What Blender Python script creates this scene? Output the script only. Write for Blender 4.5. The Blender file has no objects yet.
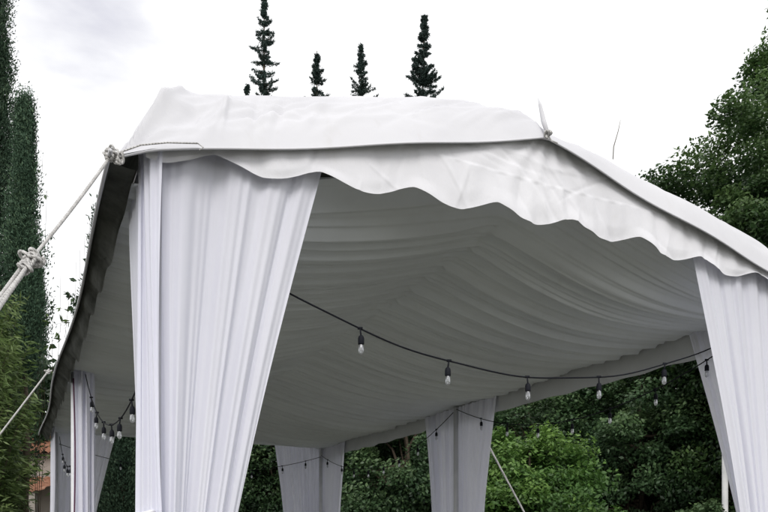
import bpy, math, random
import numpy as np
from mathutils import Vector, Matrix

random.seed(7)
RNG = np.random.default_rng(11)
SC = bpy.context.scene
COL = SC.collection
CH = 1.6                      # eye height above the lawn
F = 770.0                     # focal length in photo pixels

# ------------------------------------------------------------------ axes of the marquee (plan)
AX, AY = -0.937, 3.084        # front-left post
UX, UY = 0.900, 0.436         # along the front
VX, VY = -0.436, 0.900        # along the length
W, L, MID = 3.91, 8.2, 4.1
def T(u, v, z):
    """tent plan coordinates and height above eye level -> world"""
    return (AX + UX*u + VX*v, AY + UY*u + VY*v, z + CH)
def TA(u, v, z):
    u, v, z = np.broadcast_arrays(np.asarray(u, float), np.asarray(v, float), np.asarray(z, float))
    return np.stack([AX + UX*u + VX*v, AY + UY*u + VY*v, z + CH], -1)
def at(px, py, d):
    return ((px-384.0)/F*d, d, (544.0-py)/F*d + CH)

# ------------------------------------------------------------------ noise
_TAB = np.random.default_rng(3).random((256, 256))
def vnoise(x, y):
    x = np.asarray(x, float); y = np.asarray(y, float)
    xi = np.floor(x).astype(int); yi = np.floor(y).astype(int)
    fx = x-xi; fy = y-yi
    fx = fx*fx*fx*(fx*(fx*6-15)+10); fy = fy*fy*fy*(fy*(fy*6-15)+10)
    a = _TAB[xi & 255, yi & 255]; b = _TAB[(xi+1) & 255, yi & 255]
    c = _TAB[xi & 255, (yi+1) & 255]; d = _TAB[(xi+1) & 255, (yi+1) & 255]
    return (a*(1-fx)+b*fx)*(1-fy) + (c*(1-fx)+d*fx)*fy
def fbm(x, y, o=3):
    s = 0; a = .5; t = 0
    x = np.asarray(x, float); y = np.asarray(y, float)
    for i in range(o):
        c, d = math.cos(.62+1.1*i), math.sin(.62+1.1*i)
        s = s + a*vnoise((x*c-y*d)*2**i+17.3*i, (x*d+y*c)*2**i+5.1*i); t += a; a *= .5
    return s/t
def folds(X, Y, n, xr, yr, ar, lr, wr, am, seed):
    # single creases, each a soft ridge or valley along a slightly bent line
    rg = np.random.default_rng(seed); out = np.zeros(np.broadcast(X, Y).shape)
    for i in range(n):
        x0, y0, a = rg.uniform(*xr), rg.uniform(*yr), rg.uniform(*ar)
        ln, wd, h, k = rg.uniform(*lr), rg.uniform(*wr), am*rg.uniform(.4, 1)*rg.choice([-1, 1]), rg.uniform(-.5, .5)
        dx, dy = X-x0, Y-y0
        al = dx*math.cos(a)+dy*math.sin(a); ac = -dx*math.sin(a)+dy*math.cos(a)+k*al*al
        w_ = wd*np.where(ac > 0, 1.0, .45)
        out += h*np.exp(-(ac/w_)**2)*np.exp(-(al/ln)**4)
    return out
def ridged(x, y):
    return 1-np.abs(2*vnoise(x, y)-1)
def smooth(a, b, x):
    t = np.clip((np.asarray(x, float)-a)/(b-a), 0, 1)
    return t*t*(3-2*t)

# ------------------------------------------------------------------ object helpers
def link(o, parent=None):
    COL.objects.link(o)
    if parent is not None: o.parent = parent
    return o
def tag(o, label=None, cat=None, group=None, kind=None):
    if label: o['label'] = label
    if cat: o['category'] = cat
    if group: o['group'] = group
    if kind: o['kind'] = kind
    return o
def thing(name, label, cat, loc=(0, 0, 0), group=None):
    o = bpy.data.objects.new(name, None); o.empty_display_size = .2
    o.location = loc
    link(o); return tag(o, label, cat, group)
def mesh_obj(name, verts, faces, mat, parent=None, smooth_=True):
    me = bpy.data.meshes.new(name)
    me.from_pydata([tuple(map(float, v)) for v in verts], [], faces)
    if smooth_:
        me.polygons.foreach_set('use_smooth', [True]*len(me.polygons))
    me.materials.append(mat)
    me.update()
    o = bpy.data.objects.new(name, me)
    link(o)
    if parent is not None:
        o.parent = parent
        o.matrix_parent_inverse = Matrix.Translation(parent.location).inverted()
    return o
def grid_obj(name, P, mat, parent=None, closed_u=False):
    """P: (n, m, 3) array of world points"""
    n, m = P.shape[:2]
    idx = np.arange(n*m).reshape(n, m)
    a = idx[:-1, :-1].ravel(); b = idx[1:, :-1].ravel(); c = idx[1:, 1:].ravel(); d = idx[:-1, 1:].ravel()
    q = np.stack([a, b, c, d], 1)
    return raw_quads(name, P.reshape(-1, 3), q, mat, parent)
def raw_quads(name, V, Q, mat, parent=None, shade=None, smooth_=True):
    me = bpy.data.meshes.new(name)
    nv, nf = len(V), len(Q)
    me.vertices.add(nv); me.vertices.foreach_set('co', np.ascontiguousarray(V, dtype=np.float32).ravel())
    me.loops.add(nf*4); me.loops.foreach_set('vertex_index', np.ascontiguousarray(Q, dtype=np.int32).ravel())
    me.polygons.add(nf); me.polygons.foreach_set('loop_start', np.arange(0, nf*4, 4, dtype=np.int32))
    if smooth_: me.polygons.foreach_set('use_smooth', np.ones(nf, dtype=bool))
    me.update(calc_edges=True); me.validate()
    if shade is not None:
        at_ = me.attributes.new('shade', 'FLOAT', 'FACE')
        at_.data.foreach_set('value', np.ascontiguousarray(shade, dtype=np.float32))
    me.materials.append(mat)
    o = bpy.data.objects.new(name, me); link(o)
    if parent is not None:
        o.parent = parent
        o.matrix_parent_inverse = Matrix.Translation(parent.location).inverted()
    return o
def tube_geo(pts, rad, n=8, caps=True):
    pts = [Vector(p) for p in pts]
    rs = rad if hasattr(rad, '__len__') else [rad]*len(pts)
    V = []; Fc = []
    ref = Vector((.13, .27, .95)).normalized()
    prev = None
    for i, p in enumerate(pts):
        t = (pts[min(i+1, len(pts)-1)]-pts[max(i-1, 0)]).normalized()
        if prev is None:
            a = t.cross(ref)
            if a.length < .05: a = t.cross(Vector((1, 0, 0)))
            a.normalize()
        else:
            a = prev - t*prev.dot(t); a.normalize()
        prev = a; b = t.cross(a)
        for k in range(n):
            an = 2*math.pi*k/n
            V.append(p + (a*math.cos(an)+b*math.sin(an))*rs[i])
    for i in range(len(pts)-1):
        for k in range(n):
            Fc.append((i*n+k, i*n+(k+1) % n, (i+1)*n+(k+1) % n, (i+1)*n+k))
    if caps:
        Fc.append(tuple(range(n))[::-1]); Fc.append(tuple(range((len(pts)-1)*n, len(pts)*n)))
    return V, Fc
class MB:
    def __init__(s): s.V = []; s.F = []
    def add(s, V, Fc):
        o = len(s.V); s.V += [tuple(v) for v in V]; s.F += [tuple(i+o for i in f) for f in Fc]; return s
    def tube(s, pts, rad, n=8): return s.add(*tube_geo(pts, rad, n))
    def box(s, c, h, ax=((1, 0, 0), (0, 1, 0), (0, 0, 1))):
        c = Vector(c); A = [Vector(a) for a in ax]
        V = [c+A[0]*h[0]*i+A[1]*h[1]*j+A[2]*h[2]*k for i in (-1, 1) for j in (-1, 1) for k in (-1, 1)]
        return s.add(V, [(0, 1, 3, 2), (4, 6, 7, 5), (0, 4, 5, 1), (2, 3, 7, 6), (0, 2, 6, 4), (1, 5, 7, 3)])
    def lathe(s, c, prof, n=12):
        V = []; Fc = []
        for (r, z) in prof:
            for k in range(n):
                a = 2*math.pi*k/n; V.append((c[0]+r*math.cos(a), c[1]+r*math.sin(a), c[2]+z))
        for i in range(len(prof)-1):
            for k in range(n): Fc.append((i*n+k, i*n+(k+1) % n, (i+1)*n+(k+1) % n, (i+1)*n+k))
        Fc.append(tuple(range(n))[::-1]); Fc.append(tuple(range((len(prof)-1)*n, len(prof)*n)))
        return s.add(V, Fc)
    def build(s, name, mat, parent=None, smooth_=True): return mesh_obj(name, s.V, s.F, mat, parent, smooth_)

# ------------------------------------------------------------------ materials
def new_mat(name):
    m = bpy.data.materials.new(name); m.use_nodes = True
    nt = m.node_tree; nt.nodes.clear()
    return m, nt, nt.nodes, nt.links
def N(ns, t, **kw):
    n = ns.new(t)
    for k, v in kw.items(): setattr(n, k, v)
    return n
def noise_node(ns, ls, scale, detail=4, rough=.55, coord='Object', stretch=None, dist=0):
    tc = N(ns, 'ShaderNodeTexCoord')
    nz = N(ns, 'ShaderNodeTexNoise'); nz.inputs['Scale'].default_value = scale
    nz.inputs['Detail'].default_value = detail; nz.inputs['Roughness'].default_value = rough
    nz.inputs['Distortion'].default_value = dist
    if stretch:
        mp = N(ns, 'ShaderNodeMapping'); mp.inputs['Scale'].default_value = stretch
        ls.new(tc.outputs[coord], mp.inputs['Vector']); ls.new(mp.outputs[0], nz.inputs['Vector'])
    else:
        ls.new(tc.outputs[coord], nz.inputs['Vector'])
    return nz
def ramp(ns, ls, src, stops):
    r = N(ns, 'ShaderNodeValToRGB')
    el = r.color_ramp.elements
    while len(el) < len(stops): el.new(.5)
    for e, (p, c) in zip(el, stops):
        e.position = p; e.color = (c[0], c[1], c[2], 1)
    ls.new(src, r.inputs[0]); return r

def fabric(name, base, dark, trans=.25, rough=.8, bump=.25, weave=260, dirt_scale=1.6, back=None, streak=None, stain=.5):
    m, nt, ns, ls = new_mat(name)
    out = N(ns, 'ShaderNodeOutputMaterial')
    n1 = noise_node(ns, ls, dirt_scale, 6, .62, stretch=streak)
    r1 = ramp(ns, ls, n1.outputs['Fac'], [(.3, dark), (.62, base)])
    n5 = noise_node(ns, ls, 1, 5, .7, stretch=(5, 5, 1.3)); n6 = noise_node(ns, ls, 34, 3, .6)
    st = ramp(ns, ls, n5.outputs['Fac'], [(.60, (1, 1, 1)), (.80, (.86, .845, .80))])
    sp = ramp(ns, ls, n6.outputs['Fac'], [(.70, (1, 1, 1)), (.80, (.90, .885, .85))])
    ma = N(ns, 'ShaderNodeMix', data_type='RGBA', blend_type='MULTIPLY'); ma.inputs[0].default_value = stain
    mb_ = N(ns, 'ShaderNodeMix', data_type='RGBA', blend_type='MULTIPLY'); mb_.inputs[0].default_value = stain
    ls.new(r1.outputs[0], ma.inputs[6]); ls.new(st.outputs[0], ma.inputs[7])
    ls.new(ma.outputs[2], mb_.inputs[6]); ls.new(sp.outputs[0], mb_.inputs[7])
    colout = mb_.outputs[2]
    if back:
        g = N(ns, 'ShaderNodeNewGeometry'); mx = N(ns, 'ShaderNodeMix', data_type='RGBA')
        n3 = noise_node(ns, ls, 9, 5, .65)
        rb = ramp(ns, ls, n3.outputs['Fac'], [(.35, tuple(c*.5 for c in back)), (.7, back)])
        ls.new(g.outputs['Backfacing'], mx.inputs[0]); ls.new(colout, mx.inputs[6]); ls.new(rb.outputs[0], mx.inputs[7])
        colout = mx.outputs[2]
    pb = N(ns, 'ShaderNodeBsdfPrincipled'); pb.inputs['Roughness'].default_value = rough
    pb.inputs['Specular IOR Level'].default_value = .12
    ls.new(colout, pb.inputs['Base Color'])
    n2 = noise_node(ns, ls, weave, 2, .5)
    n4 = noise_node(ns, ls, 14, 4, .6)
    ad = N(ns, 'ShaderNodeMath', operation='MULTIPLY_ADD'); ad.inputs[1].default_value = .15
    ls.new(n2.outputs['Fac'], ad.inputs[0]); ls.new(n4.outputs['Fac'], ad.inputs[2])
    bp = N(ns, 'ShaderNodeBump'); bp.inputs['Strength'].default_value = bump; bp.inputs['Distance'].default_value = .012
    ls.new(ad.outputs[0], bp.inputs['Height']); ls.new(bp.outputs[0], pb.inputs['Normal'])
    if trans > 0:
        tr = N(ns, 'ShaderNodeBsdfTranslucent'); ls.new(colout, tr.inputs[0]); ls.new(bp.outputs[0], tr.inputs['Normal'])
        mx = N(ns, 'ShaderNodeMixShader'); mx.inputs[0].default_value = trans
        ls.new(pb.outputs[0], mx.inputs[1]); ls.new(tr.outputs[0], mx.inputs[2]); ls.new(mx.outputs[0], out.inputs[0])
    else:
        ls.new(pb.outputs[0], out.inputs[0])
    return m
M = {}
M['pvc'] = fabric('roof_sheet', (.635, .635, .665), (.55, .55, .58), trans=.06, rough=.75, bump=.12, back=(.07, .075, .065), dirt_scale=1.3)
M['valance'] = fabric('valance_cloth', (.85, .85, .89), (.77, .77, .81), trans=.12, rough=.85, bump=.22)
M['tucked'] = fabric('dark_valance', (.075, .078, .07), (.024, .026, .022), trans=.05, rough=.8, bump=.5, dirt_scale=5)  # left valance cloth: far darker grey than the other valances, mottled
M['liner'] = fabric('liner_cloth', (.76, .79, .80), (.69, .715, .73), trans=.12, rough=.9, bump=.15)
M['drape'] = fabric('drape_cloth', (.87, .874, .955), (.785, .79, .88), trans=.30, rough=.85, bump=.10, dirt_scale=2.2, streak=(1, 1, .25), stain=.15)
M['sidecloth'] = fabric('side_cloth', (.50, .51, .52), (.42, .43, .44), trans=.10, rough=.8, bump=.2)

def simple(name, c1, c2, scale=8, rough=.6, bump=.2, metallic=0, bscale=None, spec=.4):
    m, nt, ns, ls = new_mat(name)
    out = N(ns, 'ShaderNodeOutputMaterial'); pb = N(ns, 'ShaderNodeBsdfPrincipled')
    n1 = noise_node(ns, ls, scale, 5, .6)
    r = ramp(ns, ls, n1.outputs['Fac'], [(.3, c1), (.7, c2)])
    ls.new(r.outputs[0], pb.inputs['Base Color'])
    pb.inputs['Roughness'].default_value = rough; pb.inputs['Metallic'].default_value = metallic
    pb.inputs['Specular IOR Level'].default_value = spec
    n2 = noise_node(ns, ls, bscale or scale*4, 4, .6)
    bp = N(ns, 'ShaderNodeBump'); bp.inputs['Strength'].default_value = bump; bp.inputs['Distance'].default_value = .01
    ls.new(n2.outputs['Fac'], bp.inputs['Height']); ls.new(bp.outputs[0], pb.inputs['Normal'])
    ls.new(pb.outputs[0], out.inputs[0]); return m
M['post'] = simple('post_paint', (.55, .56, .58), (.68, .68, .70), 5, .4, .05)
M['black'] = simple('black_rubber', (.006, .007, .011), (.012, .013, .019), 20, .65, .1, spec=.15)
M['bark'] = simple('bark', (.045, .035, .026), (.12, .095, .07), 9, .9, .8, spec=.2)
M['paletwig'] = simple('pale_twig', (.12, .11, .09), (.22, .20, .17), 9, .9, .4, spec=.2)
M['purple'] = simple('purple_cable', (.07, .02, .05), (.11, .03, .075), 12, .5, .1)
M['wall'] = simple('render_wall', (.34, .30, .27), (.42, .38, .34), 2, .9, .3)
M['whitepost'] = simple('white_post_paint', (.45, .46, .46), (.6, .6, .6), 4, .6, .1)
M['brass'] = simple('filament_wire', (.35, .33, .28), (.5, .48, .42), 30, .4, .05, metallic=.6)

def rope_mat():
    m, nt, ns, ls = new_mat('rope_fibre')
    out = N(ns, 'ShaderNodeOutputMaterial'); pb = N(ns, 'ShaderNodeBsdfPrincipled'); pb.inputs['Roughness'].default_value = .9
    n1 = noise_node(ns, ls, 40, 5, .7)
    r = ramp(ns, ls, n1.outputs['Fac'], [(.3, (.42, .41, .40)), (.7, (.72, .71, .70))])
    ls.new(r.outputs[0], pb.inputs['Base Color'])
    tc = N(ns, 'ShaderNodeTexCoord'); wv = N(ns, 'ShaderNodeTexWave', wave_type='BANDS', bands_direction='DIAGONAL')
    wv.inputs['Scale'].default_value = 34; wv.inputs['Distortion'].default_value = 1.5
    ls.new(tc.outputs['Object'], wv.inputs['Vector'])
    bp = N(ns, 'ShaderNodeBump'); bp.inputs['Strength'].default_value = .8; bp.inputs['Distance'].default_value = .006
    ls.new(wv.outputs['Fac'], bp.inputs['Height']); ls.new(bp.outputs[0], pb.inputs['Normal'])
    ls.new(pb.outputs[0], out.inputs[0]); return m
M['rope'] = rope_mat()

def glass_mat():
    m, nt, ns, ls = new_mat('bulb_glass')
    out = N(ns, 'ShaderNodeOutputMaterial')
    tr = N(ns, 'ShaderNodeBsdfTransparent'); tr.inputs[0].default_value = (.93, .94, .95, 1)
    gl = N(ns, 'ShaderNodeBsdfGlossy'); gl.inputs['Roughness'].default_value = .06; gl.inputs[0].default_value = (.95, .96, 1, 1)
    df = N(ns, 'ShaderNodeBsdfTranslucent'); df.inputs[0].default_value = (.85, .86, .88, 1)
    lw = N(ns, 'ShaderNodeLayerWeight'); lw.inputs[0].default_value = .45
    nz = noise_node(ns, ls, 30, 3)
    mm = N(ns, 'ShaderNodeMath', operation='MULTIPLY_ADD'); mm.inputs[1].default_value = .7; mm.inputs[2].default_value = .22
    ls.new(lw.outputs['Facing'], mm.inputs[0])
    m1 = N(ns, 'ShaderNodeMixShader'); ls.new(mm.outputs[0], m1.inputs[0]); ls.new(tr.outputs[0], m1.inputs[1]); ls.new(gl.outputs[0], m1.inputs[2])
    m2 = N(ns, 'ShaderNodeMixShader'); ls.new(nz.outputs['Fac'], m2.inputs[0])
    m2.inputs[0].default_value = .2
    sc_ = N(ns, 'ShaderNodeMath', operation='MULTIPLY'); sc_.inputs[1].default_value = .7
    ls.new(nz.outputs['Fac'], sc_.inputs[0]); ls.new(sc_.outputs[0], m2.inputs[0])
    ls.new(m1.outputs[0], m2.inputs[1]); ls.new(df.outputs[0], m2.inputs[2]); ls.new(m2.outputs[0], out.inputs[0])
    return m
M['glass'] = glass_mat()

def leaf_mat(name, dark, mid, light, trans=.3, rough=.45, spec=.35):
    m, nt, ns, ls = new_mat(name)
    out = N(ns, 'ShaderNodeOutputMaterial')
    a = N(ns, 'ShaderNodeAttribute', attribute_name='shade')
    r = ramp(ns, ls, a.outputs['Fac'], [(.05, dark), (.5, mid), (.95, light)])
    oi = N(ns, 'ShaderNodeObjectInfo'); hs = N(ns, 'ShaderNodeHueSaturation')
    mr = N(ns, 'ShaderNodeMapRange'); mr.inputs[3].default_value = .8; mr.inputs[4].default_value = 1.2
    ls.new(oi.outputs['Random'], mr.inputs[0]); ls.new(mr.outputs[0], hs.inputs['Value'])
    ls.new(r.outputs[0], hs.inputs['Color'])
    pb = N(ns, 'ShaderNodeBsdfPrincipled'); pb.inputs['Roughness'].default_value = rough
    pb.inputs['Specular IOR Level'].default_value = spec
    ls.new(hs.outputs[0], pb.inputs['Base Color'])
    tr = N(ns, 'ShaderNodeBsdfTranslucent'); ls.new(hs.outputs[0], tr.inputs[0])
    mx = N(ns, 'ShaderNodeMixShader'); mx.inputs[0].default_value = trans
    ls.new(pb.outputs[0], mx.inputs[1]); ls.new(tr.outputs[0], mx.inputs[2]); ls.new(mx.outputs[0], out.inputs[0])
    return m
M['leaf_dark'] = leaf_mat('dark_leaf', (.016, .038, .018), (.055, .105, .044), (.14, .215, .09))
M['leaf_tree'] = leaf_mat('broad_leaf', (.013, .034, .012), (.048, .100, .032), (.135, .22, .07))
M['leaf_bright'] = leaf_mat('bright_leaf', (.014, .040, .010), (.062, .135, .030), (.165, .275, .065), trans=.35)
M['leaf_cypress'] = leaf_mat('cypress_spray', (.014, .032, .020), (.050, .092, .056), (.13, .185, .10), trans=.12, rough=.7, spec=.2)
M['leaf_conifer'] = leaf_mat('conifer_needle', (.020, .036, .034), (.046, .074, .066), (.085, .125, .105), trans=.1, rough=.7, spec=.2)
M['leaf_bamboo'] = leaf_mat('narrow_leaf', (.045, .080, .028), (.13, .20, .062), (.26, .34, .13), trans=.3)

# ------------------------------------------------------------------ world, sun, camera
SUN_EL, SUN_AZ = math.radians(38), math.radians(178)   # azimuth clockwise from +Y: behind and left of the camera
w = bpy.data.worlds.new("World"); SC.world = w; w.use_nodes = True
nt = w.node_tree; ns = nt.nodes; ls = nt.links; ns.clear()
wo = N(ns, 'ShaderNodeOutputWorld'); bg = N(ns, 'ShaderNodeBackground'); bg.inputs[1].default_value = .1
sky = N(ns, 'ShaderNodeTexSky', sky_type='NISHITA'); sky.sun_disc = False
sky.sun_elevation = SUN_EL; sky.sun_rotation = SUN_AZ; sky.dust_density = 2.5; sky.air_density = 1.2
tc = N(ns, 'ShaderNodeTexCoord')
nz = N(ns, 'ShaderNodeTexNoise'); nz.inputs['Scale'].default_value = 1.7; nz.inputs['Detail'].default_value = 6
nz.inputs['Roughness'].default_value = .5
mp = N(ns, 'ShaderNodeMapping'); mp.inputs['Scale'].default_value = (1, 1, 2.6)
ls.new(tc.outputs['Generated'], mp.inputs['Vector']); ls.new(mp.outputs[0], nz.inputs['Vector'])
cl = ramp(ns, ls, nz.outputs['Fac'], [(.25, (.97, .972, .98)), (.5, (1, 1, 1))])
# one thicker grey cloud bank, up and to the left
dv = Vector(((85-384)/F, 1, (544-18)/F)).normalized()
dt = N(ns, 'ShaderNodeVectorMath', operation='DOT_PRODUCT'); dt.inputs[1].default_value = dv
nrm = N(ns, 'ShaderNodeVectorMath', operation='NORMALIZE'); ls.new(tc.outputs['Generated'], nrm.inputs[0]); ls.new(nrm.outputs[0], dt.inputs[0])
nz2 = N(ns, 'ShaderNodeTexNoise'); nz2.inputs['Scale'].default_value = 5; nz2.inputs['Detail'].default_value = 5
ls.new(mp.outputs[0], nz2.inputs['Vector'])
ad = N(ns, 'ShaderNodeMath', operation='MULTIPLY_ADD'); ad.inputs[1].default_value = .035
ls.new(nz2.outputs['Fac'], ad.inputs[0]); ls.new(dt.outputs['Value'], ad.inputs[2])
mrc = N(ns, 'ShaderNodeMapRange', interpolation_type='SMOOTHSTEP'); mrc.inputs[1].default_value = 1.0125; mrc.inputs[2].default_value = 1.026
ls.new(ad.outputs[0], mrc.inputs[0])
cm = N(ns, 'ShaderNodeMix', data_type='RGBA'); ls.new(mrc.outputs[0], cm.inputs[0]); ls.new(cl.outputs[0], cm.inputs[6]); cm.inputs[7].default_value = (.60, .60, .67, 1)
sc_ = N(ns, 'ShaderNodeVectorMath', operation='SCALE'); sc_.inputs['Scale'].default_value = 12.4
ls.new(cm.outputs[2], sc_.inputs[0])
mixs = N(ns, 'ShaderNodeMix', data_type='RGBA'); mixs.inputs[0].default_value = .92
ls.new(sky.outputs[0], mixs.inputs[6]); ls.new(sc_.outputs[0], mixs.inputs[7]); ls.new(mixs.outputs[2], bg.inputs[0])
ls.new(bg.outputs[0], wo.inputs[0])

sl = bpy.data.lights.new('sun', 'SUN'); sl.energy = 1.85; sl.angle = math.radians(25); sl.color = (1, .97, .93)
so = bpy.data.objects.new('sun', sl); link(so)
sd = Vector((math.sin(SUN_AZ)*math.cos(SUN_EL), math.cos(SUN_AZ)*math.cos(SUN_EL), math.sin(SUN_EL)))
so.rotation_euler = sd.to_track_quat('Z', 'Y').to_euler(); so.location = sd*30

cam = bpy.data.cameras.new('camera'); co = bpy.data.objects.new('camera', cam); link(co)
cam.sensor_width = 36; cam.lens = F/768*36; cam.shift_y = 288/768
cam.clip_start = .05; cam.clip_end = 3000
co.location = (0, 0, CH); co.rotation_euler = (math.radians(90), 0, 0)
SC.camera = co
SC.view_settings.view_transform = 'Standard'; SC.view_settings.look = 'None'; SC.view_settings.exposure = 0; SC.view_settings.gamma = 1

# ------------------------------------------------------------------ ground
def lawn_mat():
    m, nt, ns, ls = new_mat('lawn_grass')
    out = N(ns, 'ShaderNodeOutputMaterial'); pb = N(ns, 'ShaderNodeBsdfPrincipled'); pb.inputs['Roughness'].default_value = .9
    n1 = noise_node(ns, ls, .5, 8, .65); n2 = noise_node(ns, ls, 60, 5, .7)
    r = ramp(ns, ls, n1.outputs['Fac'], [(.3, (.12, .125, .10)), (.55, (.20, .20, .165)), (.75, (.27, .26, .235))])
    ls.new(r.outputs[0], pb.inputs['Base Color'])
    bp = N(ns, 'ShaderNodeBump'); bp.inputs['Strength'].default_value = 1; bp.inputs['Distance'].default_value = .05
    ls.new(n2.outputs['Fac'], bp.inputs['Height']); ls.new(bp.outputs[0], pb.inputs['Normal']); ls.new(pb.outputs[0], out.inputs[0])
    return m
xs = np.concatenate([-np.geomspace(1500, 25, 12), np.linspace(-20, 20, 41), np.geomspace(25, 1500, 12)])
gx, gy = np.meshgrid(xs, xs+8, indexing='ij')
gz = (fbm(gx*.25+40, gy*.25+40)-.5)*.10*np.exp(-((gx/40)**2+(gy/40)**2)) - .03
o = grid_obj('lawn', np.stack([gx, gy, gz], -1), lawn_mat()); tag(o, kind='structure')

# ------------------------------------------------------------------ marquee
EAVE = 1.56
tent = thing('marquee_tent', 'white gabled marquee with scalloped valance, open sides and pleated grey ceiling lining', 'marquee', T(W/2, L/2, -CH))
PEAK = 2.04
def zhem(u):
    u = np.asarray(u, float)
    uc = np.clip(u, 0, W); AP = W/2-.05
    base = 1.55 + (PEAK-1.55)*np.where(uc < AP, uc/AP, (W-uc)/(W-AP))
    # hem sags a touch between peak and corner
    s = np.abs(np.clip(u, 0, W)-W/2)/(W/2)
    out = base - .008*np.sin(np.pi*s)
    return out - .4*np.clip(-u, 0, 1) - .4*np.clip(u-W, 0, 1)
BU = [-.2, -.02, .06, .3, .63, 1.0, 1.32, 1.6, 1.84, 1.94, 2.02, 2.2, 2.39, 2.7, 3.02, 3.42, 3.8, 3.95, 4.15]
BV = [.05, .31, .36, .37, .365, .365, .355, .285, .175, .11, .10, .145, .175, .195, .212, .228, .24, .24, .05]
def bulge(u): return np.interp(u, BU, BV)
OH = .15
# roof cover
uu = np.concatenate([np.linspace(-OH, .35, 70), np.linspace(.35, W-.35, 230)[1:-1], np.linspace(W-.35, W+OH, 60)])
vf = np.linspace(-.06, .45, 64)
vv = np.concatenate([vf, np.linspace(.45, L-.45, 90)[1:-1], L-vf[::-1]])
U, V = np.meshgrid(uu, vv, indexing='ij')
edge_v = np.minimum(V+.06, L+.06-V)
edge_u = np.minimum(U+OH, W+OH-U)
Ew = np.interp(U, [0, 1.2, 1.9, 2.4, W], [.32, .32, .13, .13, .14])
E = 1-(1-np.clip(edge_v/Ew, 0, 1))**2.0
S = 1-(1-np.clip(edge_u/.21, 0, 1))**1.15
Z = zhem(U) + bulge(U)*E*S
# long soft drag folds over the flap, stronger by the left corner where the rope pulls
ff = smooth(0, .12, edge_v)*np.exp(-np.clip(edge_v-.1, 0, 9)/.5)
env = smooth(.30, .15, edge_v)
drag = fbm(U*1.7-V*8, V*2.2+U*.35, 2)-.5
cr1 = ridged(U*2.1-V*11+3, V*2.0+U*.4)**4; cr2 = ridged(U*4.4+V*15+8, V*3.0-U*.3)**5
Z += ff*smooth(0, .2, edge_u)*(.03*drag + env*(folds(U, V, 34, (-.1, W/2-.1), (-.05, .14), (.06, .30), (.25, .7), (.008, .026), .017, 5) + folds(U, V, 22, (W/2, W), (-.05, .08), (-.30, .30), (.12, .45), (.008, .02), .012, 6) + folds(U, V, 18, (-.1, .75), (-.05, .16), (.3, 1.2), (.06, .22), (.012, .03), .024, 8))) * np.interp(U, [0, 1.5, 2.1, W], [1.2, .9, .55, .6])
for (cu, sg) in ((-OH, 1), (W+OH, -1)):
    ru = (U-cu)*sg; rv = V+.06
    R_ = np.hypot(ru, rv)+1e-4; ang = np.arctan2(rv, ru)
    fold = .030*np.sin(ang*11+1.0+.9*np.sin(R_*9))+.016*np.sin(ang*23+R_*6)
    for a0, am_, wd_ in ((.16, .020, .05), (.42, -.022, .07), (.66, .030, .06), (.98, -.024, .09), (1.22, .026, .06)):
        fold = fold + am_*np.exp(-((ang-a0-.12*np.sin(R_*7+a0*5))/wd_)**2)*1.4
    Z += fold*1.25*np.exp(-R_/.34)*smooth(0.02, .16, R_)*smooth(0, .05, np.minimum(edge_v, edge_u))
# far half: fabric sags a little between the frames
Z += -.05*np.sin(np.pi*np.clip(V/MID % 1, 0, 1))**2*np.sin(np.pi*np.clip(np.abs(U-W/2)/(W/2), 0, 1))*smooth(.4, 1.2, V)
# plan: hem pulled out at the posts, in between them
pull = (.018*np.cos(2*np.pi*V/MID)-.005)
side = np.where(U < W/2, -1, 1)
U2 = U + side*pull*smooth(.35, 0, edge_u)*-1*-1
V2 = V - .012*np.sin(U*6.5+.6)*smooth(.2, 0, edge_v)*np.where(V < L/2, 1, -1)
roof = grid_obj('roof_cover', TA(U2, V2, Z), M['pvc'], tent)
# corded edge of the roof sheet, front and sides
mb = MB()
ue = np.linspace(-OH-.012, W+OH+.012, 90)
front = [T(u, -.062-.012*math.sin(u*6.5+.6), float(zhem(u))-.004) for u in ue]
mb.tube(front, .0045, 6)
for s_ in (-1, 1):
    pts = []
    for v in np.linspace(-.12, L+.12, 80):
        u0 = (-OH if s_ < 0 else W+OH); pl = s_*(.018*math.cos(2*math.pi*v/MID)-.005)
        pts.append(T(u0+pl, v, float(zhem(u0))-.004))
    mb.tube(pts, .0075, 6)
mb.build('hem_cord', M['pvc'], roof)

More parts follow.
